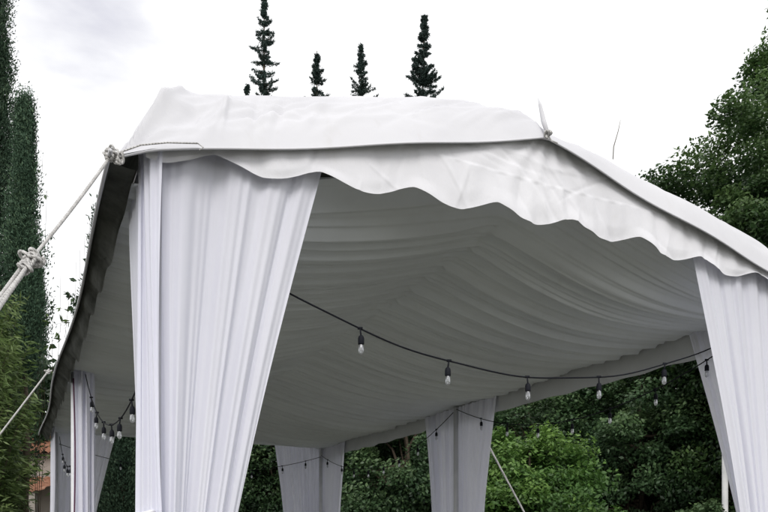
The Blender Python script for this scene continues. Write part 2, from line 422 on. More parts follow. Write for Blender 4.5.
# gable panel + scalloped frill (front and far end)
def scallop(u):
    per = .463
    ph = (u-.49)/per
    c = .5+.5*np.cos(2*np.pi*ph)          # 1 at the low points
    c = c**.75
    return 1.565 + .085*np.sin(np.pi*np.clip(u/W, 0, 1))**1.3 + .028 - .060*c + .012*(vnoise(u*1.7+9, 2.2)-.5)
def gable(v0, sg, name, seed):
    ug = np.linspace(-.02, W+.02, 520); tg = np.linspace(0, 1, 64)
    U, Tt = np.meshgrid(ug, tg, indexing='ij')
    zt = zhem(U)+.05; zb = scallop(U)
    Zg = zt+(zb-zt)*Tt
    seam = 1.835+.012*np.sin(U*2.1)
    below = smooth(seam+.006, seam-.010, Zg)
    inmid = smooth(.4, 1.0, U)*smooth(W-.2, W-.7, U)
    off = -.003*below*inmid
    off += -.0014*np.exp(-((Zg-seam)/.005)**2)*inmid
    # drag lines fanning from the peak, vertical ripples in the frill, flutter along the scallops
    ru = U-W/2; rz = zt.max()+.05-Zg
    ang = np.arctan2(ru, rz+.05)
    off += .006*np.sin(ang*17+seed)*np.exp(-np.hypot(ru, rz)/.7)*smooth(.02, .2, rz)
    off += .007*(fbm(U*1.5+seed+Zg*2.2, Zg*3.0-U*.9, 2)-.5)*smooth(0, .15, Tt)
    off += folds(U, Zg, 26, (.1, W-.1), (1.55, 2.05), (-1.1, -.35), (.10, .35), (.010, .024), .0036, 21+int(seed))
    off += folds(U, Zg, 22, (.1, W-.1), (1.55, 1.85), (1.2, 1.9), (.06, .16), (.008, .022), .0045, 31+int(seed))
    off += folds(U, Zg, 10, (W/2-.5, W/2+.6), (1.85, 2.0), (-.6, .6), (.15, .35), (.012, .026), .0036, 41+int(seed))
    rip = (.008*(ridged(U*8+seed+Zg*1.5, Zg*.8)-.5)+.0045*np.sin(U*52+5*np.sin(U*2.3+seed)+Zg*4)*vnoise(U*3, 7.7))*(.5+vnoise(U*1.3+3, 4.4))
    off += rip*below
    off += .010*np.sin(2*np.pi*(U-.49)/.463+.7)*(.5+vnoise(U*1.9, 1.5))*smooth(.75, 1, Tt)
    return grid_obj(name, TA(U, v0+sg*off*1.0, Zg), M['valance'], tent)
gf = gable(-.022, 1, 'gable_valance', 1.3); gf['label'] = 'front gable panel ending in a scalloped edge'
gb = gable(L+.022, -1, 'gable_valance', 6.1)

# side valances: right hangs free, left is tucked in under the eave
vs = np.linspace(.02, L-.02, 620); ts = np.linspace(0, 1, 26)
V, Tt = np.meshgrid(vs, ts, indexing='ij')
sc_edge = .225+.010*np.cos(2*np.pi*V/.92)**2+.02*(vnoise(V*1.1,3.0)-.5)
Zs = 1.56-sc_edge*Tt+.02
Us = W+.035+.03*Tt+.014*np.sin(V*9+1.3*np.sin(V*2))*Tt+.010*(fbm(V*5, Tt*2)-.5)
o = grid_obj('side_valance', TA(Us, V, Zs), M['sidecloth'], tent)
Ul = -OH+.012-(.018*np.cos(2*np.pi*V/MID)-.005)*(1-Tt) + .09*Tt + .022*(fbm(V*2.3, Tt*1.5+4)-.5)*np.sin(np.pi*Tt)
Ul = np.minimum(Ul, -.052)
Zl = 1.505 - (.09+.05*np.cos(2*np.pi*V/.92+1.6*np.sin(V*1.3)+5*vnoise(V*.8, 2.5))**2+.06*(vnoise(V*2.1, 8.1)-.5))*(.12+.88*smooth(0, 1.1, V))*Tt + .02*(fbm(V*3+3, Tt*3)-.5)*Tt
o = grid_obj('side_valance', TA(Ul, V, Zl), M['tucked'], tent); o['label'] = 'left side valance tucked in under the eave, dark mottled grey'

# ceiling lining
vl = np.concatenate([np.linspace(.10, 3.2, 520), np.linspace(3.2, L-.03, 480)[1:]])
sl_ = np.linspace(0, 1, 130)
V, S_ = np.meshgrid(vl, sl_, indexing='ij')      # S_ across the tent, 0 left eave .. 1 right eave
tt = 1-np.abs(2*S_-1)                              # 0 eave .. 1 ridge
sidef = np.where(S_ < .5, 1.0, 0.0)
ridge = 1.795-.055*np.sin(np.pi*V/L)
eav = 1.53
arch = 4*tt*(1-tt)
Zc = eav+(ridge-eav)*tt - .115*arch
vw = V + .06*arch*(.6-sidef) + .04*np.sin(S_*5+V*.8) + .10*(fbm(V*.4+4, S_*1.2, 2)-.5)
endw = np.exp(-(np.minimum(V-.10, L-.03-V)/.20)**2)
Zc = Zc*(1-endw)+(zhem(.02+S_*(W-.04))-.05)*endw
amp = (.55+.45*arch)*(1-.15*endw)*(.7+.7*vnoise(V*1.3, S_*3+8))
ph_ = vw+.045*np.sin(vw*4.1+sidef*2)+.022*np.sin(vw*9.7+1)
pl = lambda f, o: 1-np.abs(np.sin(np.pi*(ph_*f+o)))
fold = (.040*pl(4.3, sidef*.4)**1.4*(.25+.9*vnoise(vw*1.9+5, tt*.7+sidef*9))
        + .026*pl(9.1, .3+sidef*.2+.10*tt)**1.4*(.35+.8*vnoise(vw*3.3+2, tt*.9+sidef*4))
        + .013*pl(17.7, .1+.18*tt)**1.3*(.3+.8*vnoise(vw*5+3, tt*1.3+2))
        + .005*pl(33, .2*tt))
gather = .012*np.sin(vw*62+2*np.sin(vw*7))*np.exp(-((1-tt)/.10)**2)
Zc = Zc - 1.4*amp*fold + gather - .012*np.exp(-((1-tt)/.03)**2)
o = grid_obj('ceiling_lining', TA(-.048+S_*(W+.07), V, Zc), M['liner'], tent)
# far end of the lining
ue = np.linspace(.02, W-.02, 420); te = np.linspace(0, 1, 20)
U, Tt = np.meshgrid(ue, te, indexing='ij')
zt = eav+.06+(.24)*(1-np.abs(U-W/2)/(W/2)); Ze = zt+(1.50-zt)*Tt
grid_obj('end_lining', TA(U, L-.10+.012*np.sin(U*38+2*np.sin(U*3)), Ze), M['liner'], tent)

# frame
for (u, v) in ((0, 0), (W, 0), (0, MID), (W, MID), (0, L), (W, L)):
    if v != MID: u += .045 if u == 0 else -.045; v += .10 if v == 0 else -.10
    mb = MB(); mb.tube([T(u, v, -CH+.01), T(u, v, 1.50)], .028, 14)
    p = mb.build('post', M['post'], tent)
    MB().lathe(T(u, v, -CH), [(.10, .0), (.10, .012), (.04, .016), (.04, .06)], 16).build('base_plate', M['post'], p)
for u in (0.0, W):
    MB().tube([T(u, -.0, 1.60), T(u, L, 1.60)], .018, 10).build('eave_beam', M['post'], tent)
MB().tube([T(W/2, .02, 2.04), T(W/2, L-.02, 2.04)], .022, 10).build('ridge_beam', M['post'], tent)
for v in (.012, MID, L-.012):
    for s_ in (0, 1):
        MB().tube([T(0 if s_ == 0 else W, v, 1.625 if v != MID else 1.54), T(W/2-.04, v, 2.055)], .016, 10).build('rafter', M['post'], tent)

# ------------------------------------------------------------------ drapes
def panel(name, parent, fixed, along, normal, w_top, w_eye, w_tie, npl, seed, ztop=1.60, z_tie=-.60, amp=.030, edge=.0, mat=None, conc=.03):
    """pleated curtain panel: fixed=(u,v) of the post edge, along = +-u / +-v plan unit, normal = plan unit of the pleat depth"""
    n, m = 300, 150
    s = np.linspace(0, 1, n); zz = np.concatenate([np.linspace(ztop, z_tie, 110), np.linspace(z_tie, -CH+.03, 41)[1:]])
    S, Zz = np.meshgrid(s, zz, indexing='ij')
    hw = np.interp(zz[::-1], [-CH, z_tie-.25, z_tie, .04, ztop], [w_tie*1.9, w_tie*1.35, w_tie, w_eye, w_top])[::-1]
    h = np.clip((ztop-zz)/(ztop-z_tie), 0, 1)
    hw = hw - conc*np.sin(np.pi*np.clip(h, 0, 1))
    Wd = np.broadcast_to(hw, S.shape)
    H = np.broadcast_to(h, S.shape)
    sw = S + .05*(fbm(S*3+seed, H*1.1+seed, 2)-.5)
    sw = np.where(S > .82, sw+.35*(S-.82)**1.3, sw)
    ph = sw*npl*2*np.pi
    prof = .55*np.sin(ph+1.6*np.sin(sw*5+seed)) + .33*np.sin(ph*.47+seed*2) + .17*np.sin(ph*2.03+seed+1.2*np.sin(sw*9))
    fine = .11*np.sin(ph*4.1+2*np.sin(H*2+seed)+seed)*(.3+.7*vnoise(sw*6, H*2+seed))
    # folds fade in and out down the cloth
    fade = .45+.9*vnoise(sw*npl*.8+seed*3, H*1.7+3)
    a = amp*(.75+.5*H)
    D = a*(prof*fade+fine) 
    D = D + .03*(fbm(S*1.6+seed, H*1.3, 2)-.5)
    D = D + .05*np.sin(np.pi*S)*np.exp(-((Zz-z_tie)/.3)**2)
    X = S*Wd + .004*np.cos(ph)
    Z2 = Zz - .03*S*(1-S)*0
    u = fixed[0]+along[0]*X+normal[0]*D; v = fixed[1]+along[1]*X+normal[1]*D
    return grid_obj(name, TA(u, v, Z2), mat or M['drape'], parent)
def tie(parent, c, r1, r2, ang):
    mb = MB()
    for k, dz in enumerate((-.022, 0, .02)):
        pts = []
        for i in range(25):
            a = 2*math.pi*i/24
            pu = r1*math.cos(a); pv = r2*math.sin(a)
            pts.append(T(c[0]+pu*math.cos(ang)-pv*math.sin(ang), c[1]+pu*math.sin(ang)+pv*math.cos(ang), c[2]+dz+.012*math.sin(a+k)))
        mb.tube(pts, .009, 6)
    mb.build('tie_back', M['valance'], parent)
DG = 'white pleated curtains gathered at the marquee posts'
# front left corner
c = thing('curtain', 'large white curtain gathered at the front left corner post, nearest the viewer', 'curtain', T(0, 0, -CH), DG)
panel('front_panel', c, (.048, .035), (1, 0), (0, 1), .71, .325, .20, 4.0, 1.7, ztop=1.70, amp=.031)
panel('side_panel', c, (-.02, .03), (0, 1), (1, 0), .46, .21, .16, 2.2, 4.4, ztop=1.55, amp=.016)
# broad smooth strip that wraps the post
s = np.linspace(0, 1, 40); zz = np.linspace(1.60, -CH+.03, 90); Sg, Zg = np.meshgrid(s, zz, indexing='ij')
wid = np.interp(zz[::-1], [-CH, -.6, 1.6], [.20, .15, .115])[::-1]
uu_ = -.046 + .008*np.sin(Zg*2.1+Sg*3) + .088*Sg
vv_ = .062-.095*Sg
rw = .016*np.sin(Sg*6+1.4*np.sin(Zg*1.1)+Zg*1.6)*(.4+.9*vnoise(Zg*1.3, Sg*2)) + .006*np.sin(Sg*23+Zg*1.7+2)
grid_obj('corner_strip', TA(uu_-rw*.7, vv_-rw, Zg), M['drape'], c)
tie(c, (-.01, .16, .10), .04, .19, 0)
tie(c, (.14, .06, -.60), .17, .10, .2)
# front right corner
c = thing('curtain', 'white curtain at the front right corner post, cut by the photo edge', 'curtain', T(W, 0, -CH), DG)
panel('front_panel', c, (W-.02, .035), (-1, 0), (0, 1), .87, .455, .22, 7, 8.3, ztop=1.70, amp=.022)
panel('side_panel', c, (W+.015, .03), (0, 1), (1, 0), .86, .43, .22, 7, 2.9, ztop=1.55, amp=.024)
tie(c, (W-.14, .06, -.60), .17, .10, -.2)
# right middle post
c = thing('curtain', 'white curtain hanging either side of the middle post on the right', 'curtain', T(W, MID, -CH), DG)
panel('near_panel', c, (W+.01, MID-.001), (0, -1), (1, 0), .76, .53, .36, 10, 5.2, ztop=1.50, amp=.036)
panel('far_panel', c, (W+.01, MID+.001), (0, 1), (1, 0), .72, .55, .36, 10, 9.9, ztop=1.50, amp=.036)
tie(c, (W+.01, MID, -.60), .09, .36, 0)
# far right corner
c = thing('curtain', 'small distant white curtain at the far right corner post', 'curtain', T(W, L, -CH), DG)
panel('end_panel', c, (W-.02, L), (-1, 0), (0, 1), .74, .60, .3, 11, 3.3, ztop=1.52, amp=.036)
panel('side_panel', c, (W+.01, L-.02), (0, -1), (1, 0), .92, .66, .3, 11, 7.7, ztop=1.50, amp=.036)
tie(c, (W-.1, L-.1, -.60), .2, .14, -.4)
# far left corner
c = thing('curtain', 'white curtain at the far left corner, seen past the left middle post', 'curtain', T(0, L, -CH), DG)
panel('end_panel', c, (.02, L), (1, 0), (0, 1), .80, .50, .3, 8, 1.1, ztop=1.52, amp=.024)
panel('side_panel', c, (-.01, L-.02), (0, -1), (1, 0), .86, .5, .3, 8, 6.4, ztop=1.50, amp=.024)
tie(c, (.1, L-.1, -.60), .2, .14, .4)
# left middle post: a closed bundle
c = thing('curtain', 'narrow white curtain bunched straight down the left middle post', 'curtain', T(0, MID, -CH), DG)
a = np.linspace(0, 2*np.pi, 181); zz = np.linspace(1.50, -CH+.03, 90); Ag, Zg = np.meshgrid(a, zz, indexing='ij')
rr = 1+.13*np.sin(Ag*9+.6*np.sin(Zg*2))+.07*np.sin(Ag*17+Zg)
grid_obj('bundle', TA(.075+.085*rr*np.cos(Ag), MID+.16*rr*np.sin(Ag), Zg), M['drape'], c)
tie(c, (.075, MID, -.5), .095, .17, 0)

# ------------------------------------------------------------------ festoon lights
def lamp_parts(pos, parent, k):
    x, y, z = pos
    lean = .006*math.sin(k*2.3)
    mb = MB(); mb.tube([(x, y, z+.004), (x+lean*.5, y, z-.018), (x+lean, y, z-.036)], .0042, 6)
    mb.lathe((x+lean, y, z-.036), [(.007, .004), (.0125, -.002), (.0150, -.012), (.0150, -.036), (.0135, -.040)], 12)
    mb.tube([(x-.012, y, z+.002), (x+.012, y, z+.002)], .0065, 6)
    s = mb.build('lamp_socket', M['black'], parent)
    b = MB(); b.lathe((x+lean, y, z-.0765), [(.0105, .002), (.0108, -.004), (.0125, -.014), (.0134, -.026), (.0118, -.036), (.0070, -.043), (.002, -.0455)], 14)
    b.build('bulb', M['glass'], s)
    f = MB(); f.tube([(x+lean-.004, y, z-.078), (x+lean-.0045, y, z-.104), (x+lean+.0045, y, z-.104), (x+lean+.004, y, z-.078)], .0012, 5)
    f.build('filament', M['brass'], s)
def string(label, fn, t0, t1, lamps, n=60):
    pts = [fn(t) for t in np.linspace(t0, t1, n)]
    mid = fn(t0)
    c = thing('string_lights', label, 'string lights', mid, 'black festoon light strings')
    MB().tube(pts, .0042, 6).build('cable', M['black'], c)
    for k, t in enumerate(lamps): lamp_parts(fn(t), c, k)
    return c
string('festoon string across the open front, five clear bulbs under the lining',
       lambda t: T(t, .17, .890+.155*(t-1.93)**2+.004*math.sin(t*9)), .05, 3.86, [.507, .997, 1.488, 1.97, 2.459, 2.959, 3.45])
string('festoon string along the right side between front corner and middle post, dim bulbs against trees',
       lambda v: T(W-.03, v, 1.075+.105*(v-2.1)**2), .06, MID-.06, [.68, 1.16, 1.64, 2.12, 2.6, 3.08, 3.56])
string('festoon string sagging from the right middle post to the far right corner',
       lambda v: T(W-.05, v, 1.02+.098*(v-6.15)**2), MID-.02, L-.05, [4.45, 4.9, 5.37, 5.84, 6.31, 6.78, 7.25, 7.8])
string('festoon string looping low between the front left curtain and left middle post',
       lambda v: T(.08, v, .74+.132*(v-1.6)**2), .08, MID-.1, [.6, 1.12, 1.58, 2.04, 2.5, 2.96, 3.42])
string('festoon string looping low behind the left middle post',
       lambda v: T(.09, v, .86+.12*(v-5.9)**2), MID+.1, L-.08, [4.6, 5.07, 5.54, 6.01, 6.48, 6.95, 7.42])
string('festoon string across the far end of the marquee',
       lambda t: T(t, L-.14, 1.05+.085*(t-1.95)**2), .08, W-.06, [.4, .87, 1.34, 1.81, 2.28, 2.75, 3.22, 3.6])
# purple cable down the left middle post
c = MB().tube([T(-.018+.012*math.sin(z*2.3), MID-.175+.012*math.cos(z*3), z) for z in np.linspace(1.42, -CH+.03, 40)], .0065, 6).build('power_cable', M['purple'])
tag(c, 'thin purple cable running down the curtain of the left middle post', 'cable')

# ------------------------------------------------------------------ guy ropes and lashings
def rope_pts(a, b, sag=.0, n=24):
    a = Vector(a); b = Vector(b)
    return [a.lerp(b, i/(n-1)) - Vector((0, 0, sag*4*(i/(n-1))*(1-i/(n-1)))) for i in range(n)]
def knot(mb, c, R_, r, seed, turns=3):
    rn = random.Random(seed); c = Vector(c)
    for k in range(turns):
        ax = Vector((rn.uniform(-1, 1), rn.uniform(-1, 1), rn.uniform(-1, 1))).normalized()
        b = ax.orthogonal().normalized(); d = ax.cross(b)
        o = Vector((rn.uniform(-1, 1), rn.uniform(-1, 1), rn.uniform(-1, 1)))*R_*.45
        mb.tube([c+o+(b*math.cos(t)+d*math.sin(t)*.7)*R_*(.8+.2*math.sin(2*t)) for t in np.linspace(0, 6.1, 18)], r, 6)
K0 = Vector(T(-OH-.005, -.06, 1.495))
dirv = Vector(at(31, 259, 2.58))-K0
end = K0 + dirv*(K0.z/-dirv.z)
kn = K0 + dirv*1.0
c = thing('guy_rope', 'thick white guy rope knotted to the front left roof corner, doubled below a second knot', 'rope', end, 'white guy ropes')
MB().tube(rope_pts(K0, kn, .01), .0058, 8).build('upper_rope', M['rope'], c)
mb = MB()
pd = dirv.cross(Vector((0, 1, .2))).normalized()
for k, off in enumerate((-.024, .004, .028, .012)):
    pts = [p + pd*off*1.15*min(1, .2+i*.12) + Vector((0, .012*math.sin(i*.5+k*2), .006*math.cos(i*.7+k))) for i, p in enumerate(rope_pts(kn, end, 0, 40))]
    mb.tube(pts, .0066, 8)
mb.build('doubled_rope', M['rope'], c)
mb = MB(); knot(mb, kn, .030, .0060, 5, 8); knot(mb, kn+dirv*.06, .022, .0060, 15, 5); mb.build('knot', M['rope'], c)
mb = MB(); knot(mb, K0, .027, .0046, 9, 8); knot(mb, K0+Vector((.03, 0, -.012)), .022, .0046, 4, 5); mb.build('knot', M['rope'], c)
mb = MB(); mb.tube([K0, T(-.05, -.09, 1.545), T(.05, -.095, 1.575), T(.17, -.093, 1.60)], .0034, 6)
mb.tube([T(.17, -.093, 1.60), T(.19, -.10, 1.585), T(.175, -.102, 1.57)], .0024, 6)
mb.build('lashing', M['rope'], c)
MB().tube([end+Vector((0, 0, -.05)), end+Vector((.05, .16, .22))], .013, 8).build('peg', M['bark'], c)

a = Vector(T(-OH-.06, MID, 1.50)); b = Vector(at(0, 432, 6.35))
e2 = a+(b-a)*((a.z)/(a.z-b.z))
c = thing('guy_rope', 'thin pale guy rope from the left eave down across the feathery shrub', 'rope', e2, 'white guy ropes')
MB().tube(rope_pts(a, e2, .03), .008, 6).build('rope', M['rope'], c)
mb = MB(); knot(mb, a, .022, .006, 2, 4); mb.build('knot', M['rope'], c)
MB().tube([e2+Vector((0, 0, -.05)), e2+Vector((.1, .02, .2))], .013, 8).build('peg', M['bark'], c)
a = Vector(T(W+OH+.02, MID, 1.50)); e3 = Vector(T(W+2.25, MID, -CH))
c = thing('guy_rope', 'pale guy rope slanting down in front of the bright green bush', 'rope', e3, 'white guy ropes')
MB().tube(rope_pts(a, e3, .03), .011, 6).build('rope', M['rope'], c)
mb = MB(); knot(mb, a, .025, .007, 3, 4); mb.build('knot', M['rope'], c)
MB().tube([e3+Vector((0, 0, -.05)), e3+Vector((-.1, .02, .2))], .013, 8).build('peg', M['bark'], c)
# lashing at the gable peak
pk = Vector(T(W/2-.05, -.085, PEAK-.0))
c = thing('peak_lashing', 'short knotted cord tying the roof sheet at the gable peak', 'cord', pk)
mb = MB(); knot(mb, pk, .020, .005, 12, 4)
mb.tube([pk, pk+Vector((.02, 0, -.03)), pk+Vector((.05, -.005, -.045))], .004, 6); mb.build('knot', M['rope'], c)
q = Vector(T(W/2-.03, .10, 2.12))
mb = MB(); mb.tube([pk+Vector((0, .0, .01)), pk+Vector((-.012, .03, .08)), pk+Vector((-.028, .04, .17)), pk+Vector((-.036, .05, .21))], [.012, .014, .009, .002], 6)
mb.build('cloth_end', M['pvc'], c)
tw = Vector(at(613, 152, 4.32))
c = MB().tube([tw+Vector((0, 0, -.04)), tw+Vector((.004, 0, .03)), tw+Vector((.03, 0, .12)), tw+Vector((.042, 0, .18))], [.003, .003, .0022, .001], 5).build('dry_stalk', M['paletwig'])
tag(c, 'thin dry stalk standing up from the right roof slope beside the peak', 'stalk')

# ------------------------------------------------------------------ vegetation
def unit(n, rng=None):
    v = (rng or RNG).normal(size=(n, 3)); return v/np.linalg.norm(v, axis=1, keepdims=True)
def leaf_quads(C, D, Nn, ln, wd):
    """rhombic leaves: centre, axis direction, normal, length, width"""
    D = D/np.maximum(np.linalg.norm(D, axis=1, keepdims=True), 1e-6)
    B = np.cross(Nn, D); B /= np.maximum(np.linalg.norm(B, axis=1, keepdims=True), 1e-6)
    ln = np.asarray(ln).reshape(-1, 1); wd = np.asarray(wd).reshape(-1, 1)
    V = np.stack([C-D*ln*.5, C+B*wd*.5-D*ln*.06, C+D*ln*.5, C-B*wd*.5-D*ln*.06], 1).reshape(-1, 3)
    Q = np.arange(len(V)).reshape(-1, 4)
    return V, Q
def leaf_obj(name, parts, mat, parent):
    V = []; Q = []; S = []; o = 0
    for (v, q, s) in parts:
        V.append(v); Q.append(q+o); S.append(s); o += len(v)
    return raw_quads(name, np.concatenate(V), np.concatenate(Q), mat, parent, np.concatenate(S), smooth_=False)
def limb(mb, a, b, r0, r1, wob, rn, n=7):
    a = Vector(a); b = Vector(b); pts = []; rs = []
    for i in range(n):
        t = i/(n-1); p = a.lerp(b, t)
        if 0 < i < n-1: p = p+Vector((rn.uniform(-1, 1), rn.uniform(-1, 1), rn.uniform(-.5, .5)))*wob
        pts.append(p); rs.append(r0+(r1-r0)*t)
    mb.tube(pts, rs, 8); return pts

def broadleaf(name, label, cat, loc, height, rad, seed, mat, nclump=90, per=420, leaf=.11, base=.25, group=None, asp=.55, rz=None, trunk_r=.16, clump_r=.42, droop=.2, elong=1.0, lobv=.52):
    rng = np.random.default_rng(seed); rn = random.Random(seed)
    t = thing(name, label, cat, loc, group)
    L0 = Vector(loc)
    cz = height*(base+(1-base)/2); hz = height*(1-base)/2
    # clump centres: most near the surface of an uneven ellipsoid, some inside
    d = unit(nclump, rng); d[:, 2] = d[:, 2]*.95
    rr = rng.uniform(.25, 1, nclump)**.45
    lob = .94-lobv*.5+lobv*vnoise(d[:, 0]*2.6+seed, d[:, 1]*2.6+d[:, 2]*2.4+seed*2)
    cc = np.stack([d[:, 0]*rad*rr*lob, d[:, 1]*rad*rr*lob, cz+d[:, 2]*hz*rr*lob*.98], 1)
    cr = clump_r*rng.uniform(.6, 1.35, nclump)
    mb = MB()
    h0 = height*(base+.15)
    pts = limb(mb, L0+Vector((0, 0, -.05)), L0+Vector((rn.uniform(-.2, .2), rn.uniform(-.2, .2), h0)), trunk_r, trunk_r*.62, .05, rn)
    top = pts[-1]
    limb(mb, top, L0+Vector((rn.uniform(-.3, .3), rn.uniform(-.3, .3), height*.86)), trunk_r*.6, .015, .12, rn)
    order = rng.permutation(nclump)[:min(26, nclump)]
    for i in order:
        st = pts[-1].lerp(pts[2], rn.random()*.7) if cc[i, 2] < h0*1.3 else top.lerp(L0+Vector((0, 0, height*.7)), rn.random()*.8)
        limb(mb, st, L0+Vector(cc[i]), trunk_r*.30, .008, .10, rn, 6)
    mb.build('trunk', M['bark'], t)
    n = nclump*per
    ci = np.repeat(np.arange(nclump), per)
    o = unit(n, rng)*(rng.random((n, 1))**.5)
    o[:, 2] *= .72
    P = cc[ci]+o*cr[ci][:, None]*elong
    P[:, 2] -= droop*cr[ci]*(o[:, 0]**2+o[:, 1]**2)
    out = P-np.array([0, 0, cz]); out /= np.maximum(np.linalg.norm(out, axis=1, keepdims=True), 1e-6)
    nn = unit(n, rng)*.9+out*.4+np.array([0, 0, .75]); nn /= np.linalg.norm(nn, axis=1, keepdims=True)
    D = np.cross(nn, unit(n, rng)) + out*.3 + np.array([0, 0, -.25])
    ln = leaf*rng.uniform(.6, 1.3, n)
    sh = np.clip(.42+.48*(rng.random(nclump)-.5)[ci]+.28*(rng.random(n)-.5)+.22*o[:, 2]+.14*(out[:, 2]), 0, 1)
    v, q = leaf_quads(P+np.array(loc), D, nn, ln, ln*asp)
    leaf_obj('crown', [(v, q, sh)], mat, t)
    return t

def cypress(name, label, cat, loc, height, rad, seed, mat, n=26000, group=None, rough=.25, spray=.13, irregular=0.0, tip=1.6, base=.3):
    rng = np.random.default_rng(seed); rn = random.Random(seed)
    t = thing(name, label, cat, loc, group); L0 = Vector(loc)
    mb = MB(); limb(mb, L0+Vector((0, 0, -.05)), L0+Vector((.05, 0, height*.97)), .05+rad*.12, .01, .03, rn, 12)
    # boughs: clumps rising from the stem
    n = int(n*2.4); spray *= .58
    nb = int(n/150)
    hb = base+(height-base)*rng.random(nb)**.85
    prof = lambda h: rad*np.minimum(1, ((height-h)/height*tip))**.75*np.minimum(1, .35+(h-base)/(height*.12))
    ab = rng.uniform(0, 2*np.pi, nb)
    lobe = 1+irregular*(2*vnoise(hb*1.8+seed*5, ab*1.2+3)-1)
    rb = prof(hb)*rng.uniform(.35, 1.05, nb)*np.maximum(.15, lobe)
    for i in range(0, nb, max(1, nb//50)):
        p = L0+Vector((math.cos(ab[i])*rb[i], math.sin(ab[i])*rb[i], hb[i]))
        limb(mb, L0+Vector((0, 0, max(.1, hb[i]-.35*rb[i]-.1))), p, .018, .004, .02, rn, 4)
    mb.build('trunk', M['bark'], t)
    per = 150; ci = np.repeat(np.arange(nb), per); m = len(ci)
    cr = (rough*rng.uniform(.6, 1.3, nb))[ci]
    o = np.clip(rng.normal(size=(m, 3)), -1.7, 1.7)*.36
    P = np.stack([np.cos(ab[ci])*rb[ci]+o[:, 0]*cr, np.sin(ab[ci])*rb[ci]+o[:, 1]*cr, hb[ci]+o[:, 2]*cr*2.3], 1)
    D = np.stack([np.cos(ab[ci])*.5, np.sin(ab[ci])*.5, np.full(m, .9)], 1)+rng.normal(size=(m, 3))*.45
    nn = unit(m, rng)
    ln = spray*rng.uniform(.5, 1.3, m)
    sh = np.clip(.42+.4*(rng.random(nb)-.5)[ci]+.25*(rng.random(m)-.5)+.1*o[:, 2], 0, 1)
    v, q = leaf_quads(P+np.array(loc), D, nn, ln, ln*.36)
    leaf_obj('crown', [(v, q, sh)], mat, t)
    return t

def spruce(name, label, cat, loc, height, rad, seed, mat, group=None, step=.15, dens=150, lean=(0, 0), ragged=.5):
    """conifer with separate tiers of up-swept boughs hung with needle sprays"""
    rng = np.random.default_rng(seed); rn = random.Random(seed)
    t = thing(name, label, cat, loc, group); L0 = Vector(loc)
    axis = lambda h: np.array([loc[0]+lean[0]*(h/height)**2, loc[1]+lean[1]*(h/height)**2, loc[2]+h])
    mb = MB(); mb.tube([tuple(axis(h)) for h in np.linspace(0, height, 14)], list(np.linspace(.16, .012, 14)), 8)
    Ps = []; Ds = []; Sh = []
    h = 1.0
    while h < height-.05:
        f = (height-h)/height
        R0 = rad*(1.05+.3*math.sin(h*2.1+seed)*ragged)*min(1, (height-h)/3.4)**.8
        st = step*(1+.9*(1 if h < height-6 else 0))
        for k in range(rng.integers(4, 8)):
            a = rng.uniform(0, 2*np.pi); ln_ = max(.07, R0*rng.uniform(1-ragged, 1.12))
            b0 = axis(h); d0 = np.array([math.cos(a), math.sin(a), rng.uniform(-.15, .35)])
            b1 = b0+d0*ln_+np.array([0, 0, .18*ln_])
            mb.tube([tuple(b0), tuple((b0*.5+b1*.5)-np.array([0, 0, .08*ln_])), tuple(b1)], [.02, .012, .004], 5)
            m = int(dens*(.35+ln_)*(1 if h > height-6 else .8))
            s = rng.random(m)**.8
            P = b0[None]*(1-s[:, None])+b1[None]*s[:, None]
            P[:, 2] -= .25*ln_*s*(1-s)
            P += rng.normal(size=(m, 3))*np.array([.030, .030, .034])*(1.25-.6*s[:, None])
            Ps.append(P); Ds.append(d0[None]*.8+rng.normal(size=(m, 3))*.7+np.array([0, 0, .2])); Sh.append(np.clip(.4+.25*(rng.random(m)-.5)+.25*(rng.random()-.5), 0, 1))
        h += st*rng.uniform(.4, 1.8)*(.5 if h > height-.9 else 1)
    mb.build('trunk', M['bark'], t)
    P = np.concatenate(Ps); D = np.concatenate(Ds); m = len(P)
    ln = rng.uniform(.05, .13, m)
    v, q = leaf_quads(P, D, unit(m, rng), ln, ln*.26)
    leaf_obj('crown', [(v, q, np.concatenate(Sh))], mat, t)
    return t

def sapling(name, label, cat, loc, tips, seed, mat, leaf=.10, per=16, group=None, r0=.007, asp=.26):
    """thin stems with sparse narrow leaves; tips are world points"""
    rng = np.random.default_rng(seed); rn = random.Random(seed)
    t = thing(name, label, cat, loc, group); mb = MB(); P = []; D = []
    for tip in tips:
        pts = limb(mb, loc, tip, r0, .002, .05, rn, 9)
        for i in range(per):
            f = rn.uniform(.45, 1); k = min(7, int(f*8)); p = pts[k].lerp(pts[k+1], f*8-k)
            d = Vector((rn.uniform(-1, 1), rn.uniform(-1, 1), rn.uniform(-.7, .3))).normalized()
            q = p+d*rn.uniform(.06, .22); mb.tube([p, q], [.002, .001], 4)
            for j in range(3):
                dd = (d+Vector((rn.uniform(-.8, .8), rn.uniform(-.8, .8), rn.uniform(-.9, .2)))).normalized()
                P.append(q+dd*leaf*.5); D.append(dd)
    mb.build('stem', M['bark'], t)
    P = np.array(P); D = np.array(D); m = len(P); ln = leaf*rng.uniform(.7, 1.2, m)
    v, q = leaf_quads(P, D, unit(m, rng), ln, ln*asp)
    leaf_obj('foliage', [(v, q, np.clip(rng.random(m)*.8, 0, 1))], mat, t)
    return t

def ground(px, d): return ((px-384)/F*d, d, -.03)
